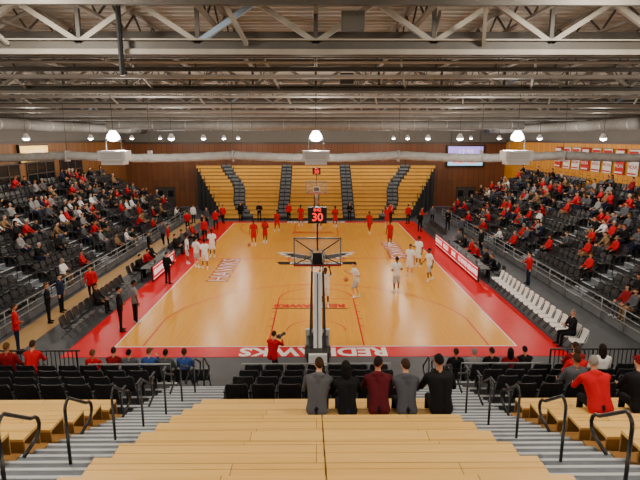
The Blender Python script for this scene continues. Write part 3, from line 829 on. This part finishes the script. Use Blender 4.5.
# ================================================================ HOOPS
def hoop(y, flip):
    mb = MB()
    mb.b2(-.45, .45, -2.9, -1.15, .12, .55, M['padblack']); mb.b2(-.42, .42, -1.25, -1.1, .0, 1.15, M['padwhite'])
    mb.b2(-.36, .36, -2.8, -1.3, .55, .95, M['padblack']); mb.b2(-.30, .30, -2.95, -2.8, .15, .95, M['padwhite'])
    for sx in (-.4, .4):
        for yy in (-2.7, -1.4): mb.tube([(sx-.04, yy, .07), (sx+.04, yy, .07)], .07, M['rail'], 10)
    for sx in (-.25, .25): mb.beam((sx, -2.3, .9), (sx*.8, -.35, 3.0), .07, .22, M['padblack'])
    mb.beam((0, -2.35, .9), (0, -.4, 3.0), .28, .12, M['padwhite'])
    mb.beam((0, -2.44, .9), (0, -.5, 2.98), .03, .05, M['padblack'])
    for sx in (-.2, .2):
        mb.beam((sx, -.35, 3.0), (sx, 1.1, 3.05), .06, .10, M['padblack']); mb.beam((sx, -.6, 2.75), (sx, 1.1, 3.45), .05, .08, M['padblack'])
        mb.beam((sx, -1.25, .9), (sx, -.75, 2.55), .06, .08, M['padblack'])
    mb.b2(-.22, .22, 1.05, 1.16, 2.95, 3.4, M['padblack'])
    mb.b2(-.9, .9, 1.19, 1.205, 2.92, 3.94, M['glass'])
    for (a, b, c, d) in ((-.93, .93, 3.92, 3.98), (-.93, .93, 2.88, 2.95)): mb.b2(a, b, 1.17, 1.22, c, d, M['greyrail'])
    for a in (-.93, .88): mb.b2(a, a+.05, 1.17, 1.22, 2.88, 3.98, M['greyrail'])
    mb.b2(-.93, .93, 1.15, 1.25, 2.84, 2.90, M['padred'])
    for (a, b, c, d) in ((-.305, .305, 3.46, 3.51), (-.305, .305, 3.05, 3.1), (-.305, -.255, 3.05, 3.51), (.255, .305, 3.05, 3.51)): mb.b2(a, b, 1.206, 1.212, c, d, M['white'])
    for a in ((-.85, 2.95, -.2, 3.3), (.85, 2.95, .2, 3.3), (-.85, 3.9, -.2, 3.5), (.85, 3.9, .2, 3.5)): mb.beam((a[0], 1.15, a[1]), (a[2], .95, a[3]), .035, .035, M['padblack'])
    mb.b2(-.1, .1, 1.22, 1.36, 2.98, 3.05, M['rim']); mb.torus((0, 1.6, 3.05), .235, .011, M['rim'])
    n = 12
    lev = [(.235, 3.04), (.19, 2.93), (.16, 2.82), (.14, 2.70), (.13, 2.60)]
    for k in range(n):
        for sg in (-1, 1):
            pts = []
            for j, (r, z) in enumerate(lev):
                a = 2*math.pi*(k+sg*j*.5)/n; pts.append((r*math.cos(a), 1.6+r*math.sin(a), z))
            mb.tube(pts, .004, M['net'], 4)
    mb.beam((0, 1.05, 3.5), (0, 1.05, 4.55), .06, .06, M['padblack'])
    mb.b2(-.36, .36, .95, 1.15, 4.58, 5.2, M['padblack'])
    for k, tx in ((.945, '30'),):
        text_mb(mb, tx, .44, M['digit'], TR(0, k, 4.81, 0, math.pi/2), bold=.006)
        text_mb(mb, '8:42', .17, M['digit'], TR(0, k, 5.10, 0, math.pi/2), bold=.004)
    text_mb(mb, '30', .44, M['digit'], TR(0, 1.155, 4.81, math.pi, math.pi/2), bold=.006)
    text_mb(mb, '8:42', .17, M['digit'], TR(0, 1.155, 5.10, math.pi, math.pi/2), bold=.004)
    ob = mb.obj('basketball_hoop', origin=(0, 0, 0)); ob.location = (0.05, y, .0)
    if flip: ob.rotation_euler[2] = math.pi
hoop(0, False); hoop(L, True)

# ================================================================ COURTSIDE FURNITURE
def led_table(x, y0_, y1_, s, txt, name='scorers_table'):
    mb = MB()
    xf = x; xb = x+s*.7
    a, b = sorted((xf, xb)); mb.b2(a, b, y0_, y1_, .72, .76, M['padblack'])
    a, b = sorted((xf, xf+s*.08)); mb.b2(a, b, y0_, y1_, .04, .88, M['padblack'])
    n = max(1, round((y1_-y0_)/2.2)); st = (y1_-y0_)/n
    for k in range(n):
        ya = y0_+k*st
        a, b = sorted((xf-s*.012, xf)); mb.b2(a, b, ya+.03, ya+st-.03, .1, .84, M['ledred'])
        text_mb(mb, txt[k % len(txt)], .40, M['ledwhite'], TR(xf-s*.016, ya+st/2, .47, -s*math.pi/2, math.pi/2), bold=.012, xs=.85)
        for zz in (.16, .78): mb.b2(*sorted((xf-s*.016, xf-s*.012)), ya+.08, ya+st-.08, zz-.015, zz+.015, M['ledwhite'])
        mb.b2(*sorted((xb-s*.06, xb)), ya+.1, ya+.16, 0, .72, M['rail'])
        cx = x+s*.35; mb.box(cx, ya+st/2, .77, .24, .34, .02, M['laptop'])
        mb.box(cx-s*.15, ya+st/2, .89, .015, .34, .22, M['laptop'])
    mb.obj(name)
led_table(8.85, 8.6, 18.6, 1, ['REDHAWKS', 'GO HAWKS', 'BANK', 'HEALTH'])
led_table(-8.95, 8.8, 13.2, -1, ['REDHAWKS', 'HAWKS'])
fr = [TR(9.85, y, 0, math.pi/2) for y in np.arange(-.6, 8.2, .53)]
sm = MB(); sm.stamp(chairW, fr); sm.obj('white_chair_row')
fr = [TR(10.3, y, 0, math.pi/2) for y in np.arange(8.9, 18.6, .75)]+[TR(-10.3, y, 0, -math.pi/2) for y in np.arange(9, 13.2, .7)]
fr += [TR(-10.0, y, 0, -math.pi/2) for y in np.arange(1.0, 7.4, .55)]+[TR(-9.7, y, 0, -math.pi/2) for y in np.arange(15, 22, .6)]+[TR(9.9, y, 0, math.pi/2) for y in np.arange(20, 26, .6)]
sm = MB(); sm.stamp(chairF, fr); sm.obj('folding_chair_row')
mb = MB()
mb.b2(14.7, 18.9, 39.5, 39.85, 4.6, 7.0, M['padblack'])
mb.b2(14.85, 18.75, 39.46, 39.5, 5.6, 6.85, M['ledpurple']); mb.b2(14.85, 18.75, 39.46, 39.5, 4.75, 5.5, M['ledcyan'])
text_mb(mb, '12:30', .8, M['ledwhite'], TR(16.8, 39.44, 6.2, 0, math.pi/2)); text_mb(mb, 'HOME  GUEST', .45, M['digit'], TR(16.8, 39.44, 5.1, 0, math.pi/2), bold=.01)
for x in (15.2, 18.4): mb.tube([(x, 39.7, 7), (x, 39.7, 10.8)], .03, M['steeld'], 6)
mb.obj('scoreboard')
mb = MB()
mb.b2(-XW, -XW+.2, 19.0, 23.0, 5.95, 7.3, M['padblack']); mb.b2(-XW+.2, -XW+.22, 19.1, 22.9, 6.05, 7.2, M['ledyellow'])
text_mb(mb, 'HAWKS', .8, M['ledwhite'], TR(-XW+.23, 21, 6.6, math.pi/2, math.pi/2))
mb.obj('wall_display')
for k in range(11):
    y = 11+k*1.55; mb = MB(); rd = k % 3 == 1
    nseg = 8; vs = []; fs = []
    for j in range(nseg+1):
        yy = y+1.15*j/nseg; dx = .03*math.sin(j*1.3+k)
        for zz in (5.25, 7.0): vs.append((XW-.10+dx, yy, zz))
    for j in range(nseg): fs.append((2*j, 2*j+1, 2*j+3, 2*j+2))
    mb.add(vs, fs, M['banner_r'] if rd else M['banner_w'])
    mb.tube([(XW-.1, y-.05, 7.02), (XW-.1, y+1.2, 7.02)], .02, M['rail'], 6)
    mm = M['banner_w'] if rd else M['banner_r']
    mb.b2(XW-.16, XW-.15, y+.1, y+1.05, 6.7, 6.9, mm); mb.b2(XW-.16, XW-.15, y+.1, y+1.05, 5.35, 5.45, mm)
    text_mb(mb, str(1984+k*3), .42, mm, TR(XW-.16, y+.575, 6.35, -math.pi/2, math.pi/2)); text_mb(mb, 'NCAA', .36, mm, TR(XW-.16, y+.575, 5.85, -math.pi/2, math.pi/2))
    mb.obj('championship_banner')

# ================================================================ INDIVIDUAL PEOPLE
def ply(pose, x, y, rz, team='w', dark=True, sc=1.06, z=0.):
    sk = R.choice(SK[3:]) if dark else R.choice(SK[:3])
    pal = palette(WHT, WHT if R.random() < .3 else BLK, WHT, HR[2], sk, WHT) if team == 'w' else palette(RED, RED, WHT, HR[2], sk, WHT)
    if team == 'w': pal[PANTS] = C3(190, 190, 192) if R.random() < .5 else WHT
    return place('basketball_player', pose, x, y, z, rz, pal, sc, voxel=.024, shortsl=True, shorts=True)
pi = math.pi
o = ply('shoot', .43, 4.6, pi, 'w', z=.002)
ply('jog', 1.97, 5.8, pi*.6, 'w', False)
ply('standB', 4.1, 6.8, .4, 'w'); ply('stand', 5.35, 9.9, 2.6, 'w', False); ply('walk', 6.25, 8.9, 1.9, 'w'); ply('standC', 6.3, 12.2, 2.2, 'w')
ply('stand', -8.1, 13.0, -1.2, 'w'); ply('standB', -7.3, 12.1, -.5, 'w', False); ply('walk', -6.7, 11.6, .3, 'w'); ply('standC', -6.9, 14.8, 3.0, 'w')
ply('stand', -4.6, 18.6, pi, 'r'); ply('standB', -3.85, 19.5, 2.6, 'r'); ply('jog', -3.3, 24, 3.6, 'r'); ply('walk', 4.4, 23.1, 2.6, 'r')
ply('stand', 5.4, 18.3, 2.4, 'r'); ply('handsup', 6.3, 26.3, 2.9, 'r', False); ply('shoot', .3, 25.6, 0, 'r'); ply('standC', -1.4, 27.2, 2.9, 'r'); ply('standB', 1.7, 26.5, -2.8, 'r')
def ball(x, y, z):
    mb = MB(); mb.ell((x, y, z), (.12, .12, .12), M['ball'], 20, 14)
    for a in (0, pi/2):
        mb.tube([(x+.121*math.cos(t)*math.cos(a), y+.121*math.cos(t)*math.sin(a), z+.121*math.sin(t)) for t in np.linspace(0, 2*pi, 25)], .003, M['blackp'], 4)
    mb.tube([(x+.121*math.cos(t), y+.121*math.sin(t), z) for t in np.linspace(0, 2*pi, 25)], .003, M['blackp'], 4)
    mb.obj('basketball', smooth=True)
ball(.41, 4.3, 2.27); ball(1.45, 5.7, 1.02); ball(.28, 25.98, 2.27); ball(-4.9, 18.2, .125)
def std(name, pose, x, y, rz, shirt, pants, z=0., sc=1., hair='short', hc=None, **k):
    return place(name, pose, x, y, z, rz, palette(shirt, pants, BLK, hc), sc, voxel=.026, hair=hair, **k)
std('coach', 'standB', -8.0, 1.6, -1.2, BLK, BLK, sc=1.06, hc=HR[2])
place('assistant_coach', 'stand', -7.75, 2.6, 0, -.9, palette(LGR, BLK, WHT, HR[2], SK[3]), 1.05, voxel=.026, shortsl=True)
std('bystander', 'standC', -8.05, 8.5, -.6, BLK, BLK); std('bystander', 'standB', -11.45, 2.6, -1.2, BLK, BLK); std('bystander', 'stand', -11.6, 4.0, -1.5, NVY, BLK)
std('bystander', 'walk', -10.9, 5.6, -2.8, RED, BLK); std('bystander', 'standB', -11.0, -.5, -1.0, RED, NVY, sc=1.05, hc=HR[1]); std('bystander', 'stand', -11.7, -1.4, -.8, DRED, BLK)
std('bystander', 'standC', -11.0, 14.6, -1.6, BLK, BLK); std('bystander', 'stand', -10.6, 17.6, -1.3, RED, BLK); std('bystander', 'walk', -11.4, 19.0, 3.0, GRY, BLK)
std('bystander', 'standC', 11.5, 8.3, 1.5, RED, NVY); std('bystander', 'stand', 11.2, 15.5, 1.8, BLK, BLK); std('bystander', 'walk', 11.4, 21, 0, GRY, BLK)
for (x, y, c, p) in ((-8.6, 20.4, RED, 'stand'), (-9.3, 23.0, BLK, 'standB'), (-8.7, 25.4, RED, 'standC'), (-9.8, 27.0, GRY, 'stand'), (-10.9, 24.4, RED, 'standB'), (-8.6, 28.3, RED, 'walk'), (-11.4, 28.6, WHT, 'stand'), (-7.2, 30.0, BLK, 'stand'),
                     (-5.4, 29.7, BLK, 'standB'), (3.2, 29.8, BLK, 'standB'), (8.5, 28.2, RED, 'stand'), (8.8, 24.2, BLK, 'standB'), (9.4, 26.4, RED, 'standC'), (10.8, 28.4, GRY, 'stand'), (-2.6, 29.9, RED, 'stand'), (7.1, 29.8, RED, 'standB'), (11.3, 24.8, BLK, 'standC')):
    place('bystander', p, x, y, 0, R.uniform(0, 6.28) if abs(x) > 8 else pi, palette(c, BLK, BLK), R.uniform(.95, 1.05), voxel=.026)
for y in (9.65, 11.15, 12.65, 14.15, 15.65, 17.15): place('table_official', R.choice(['sitA', 'sitB', 'sitC']), 10.3, y, 0, pi/2, palette(R.choice([BLK, GRY, RED, BLK]), BLK), 1, voxel=.03)
for y in (9.7, 11.1, 12.5): place('table_official', R.choice(['sitA', 'sitB']), -10.3, y, 0, -pi/2, palette(R.choice([BLK, RED]), BLK), 1, voxel=.03)
place('bench_staff', 'sitC', 9.85, -.07, 0, pi/2, palette(BLK, BLK, BLK, HR[4]), 1.03, voxel=.026)
place('bench_staff', 'sitA', -10.0, 3.75, 0, -pi/2, palette(BLK, BLK), 1, voxel=.026)
for k, y in enumerate((15.6, 17.4, 19.2, 20.4)): place('bench_staff', 'sitA', -9.7, y, 0, -pi/2, palette(R.choice([RED, BLK, GRY]), BLK), 1, voxel=.03)
place('photographer', 'kneel', -1.5, -2.0, 0, -.35, palette(RED, BLK, BLK, HR[1]), 1.0, voxel=.024)
mb = MB(); mb.box(0, 0, 0, .15, .09, .11, M['laptop']); mb.tube([(0, .03, 0), (0, .12, 0), (0, .3, -.0)], .045, M['padblack'], 12); mb.tube([(0, .3, 0), (0, .36, 0)], .058, M['padblack'], 12); mb.box(0, 0, .07, .06, .06, .04, M['laptop'])
ob = mb.obj('telephoto_camera', origin=(0, 0, 0)); ob.location = (-1.31, -1.42, .96); ob.rotation_euler = (0, 0, -.5)
near = lambda t: min(xs, key=lambda q: abs(q-t))
cols = [(-7.0, RED, 'sitA', 'short'), (-6.4, DRED, 'sitB', 'short'), (-5.85, GRY, 'sitA', 'short'), (-5.3, BLU, 'sitD', 'cap'), (-4.7, GRY, 'sitA', 'short'), (-4.2, BLU, 'sitC', 'short'),
        (4.4, BLK, 'sitA', 'short'), (5.0, LGR, 'sitA', 'short'), (5.6, BLK, 'sitC', 'short'), (6.1, DRED, 'sitA', 'long'), (6.7, BLK, 'sitB', 'short')]
used = set()
for t, c, p, h in cols:
    x = near(t)
    while x in used: x = near(x+.57)
    used.add(x)
    place('courtside_spectator', p, x, Y(14.55), 0, R.uniform(-.1, .1), palette(c, BLK, BLK, HR[4] if c is LGR else None), 1.0, voxel=.024, hair=h)
# five friends on the wooden bench
ri = 2; D = 9.1-RN*ri; fz = bench_z(ri)-.43
for x, c, h, hd, fat, hc, p, sc in ((.0, C3(88, 90, 96), 'short', True, 1.04, HR[1], 'bnA', .96), (.53, BLK, 'long', False, .96, HR[2], 'bnC', .91), (1.04, MAR, 'short', True, 1.04, HR[0], 'bnB', .97), (1.52, C3(80, 82, 90), 'short', True, 1.0, HR[1], 'bnA', .94), (2.08, BLK, 'cap', False, 1.15, HR[2], 'bnC', .99)):
    place('bench_spectator', p, x, Y(D)-.16, fz, R.uniform(-.08, .08), palette(c, BLK if h != 'long' else NVY, BLK, hc), sc, voxel=.018, hood=hd, hair=h, fat=fat, slump=.05)
for x, i, c, h, fat, hc, p in ((4.75, 2, RED, 'short', 1.2, HR[4], 'bnB'), (5.45, 2, BLK, 'cap', 1.12, C3(110, 12, 20), 'bnC')):
    place('bench_spectator', p, x, Y(9.1-RN*i)-.16, bench_z(i)-.43, R.uniform(-.2, .1), palette(c, BLK, BLK, hc), .97, voxel=.02, hair=h, fat=fat, hood=(c is RED), slump=.05)
nx = [m.translation for m in nseats]
def seat_near(x, D):
    return min(nx, key=lambda q: abs(q.x-x)+3*abs(q.y-Y(D)))
for x, D, c, p, h in ((5.6, 9.95, GRY, 'sitA', 'short'), (6.3, 10.9, RED, 'sitD', 'short'), (6.9, 11.85, DRED, 'sitB', 'short'), (7.4, 11.85, WHT, 'sitA', 'long'), (-8.4, 12.8, DRED, 'sitA', 'short'), (-7.8, 12.8, RED, 'sitB', 'short')):
    q = seat_near(x, D); place('seated_spectator', p, q.x, q.y, q.z, 0, palette(c, BLK), 1.0, voxel=.024, hair=h)

# ================================================================ CAMERA
cam = bpy.data.cameras.new('camera'); cam.sensor_width = 36; cam.lens = 508/640*36; cam.clip_end = 200
co = bpy.data.objects.new('camera', cam); COL.objects.link(co)
co.location = (0, -18.2, 7.78); co.rotation_euler = (math.radians(90-11.35), 0, math.radians(-.45))
scene.camera = co
print('verts', sum(len(m.vertices) for m in bpy.data.meshes))
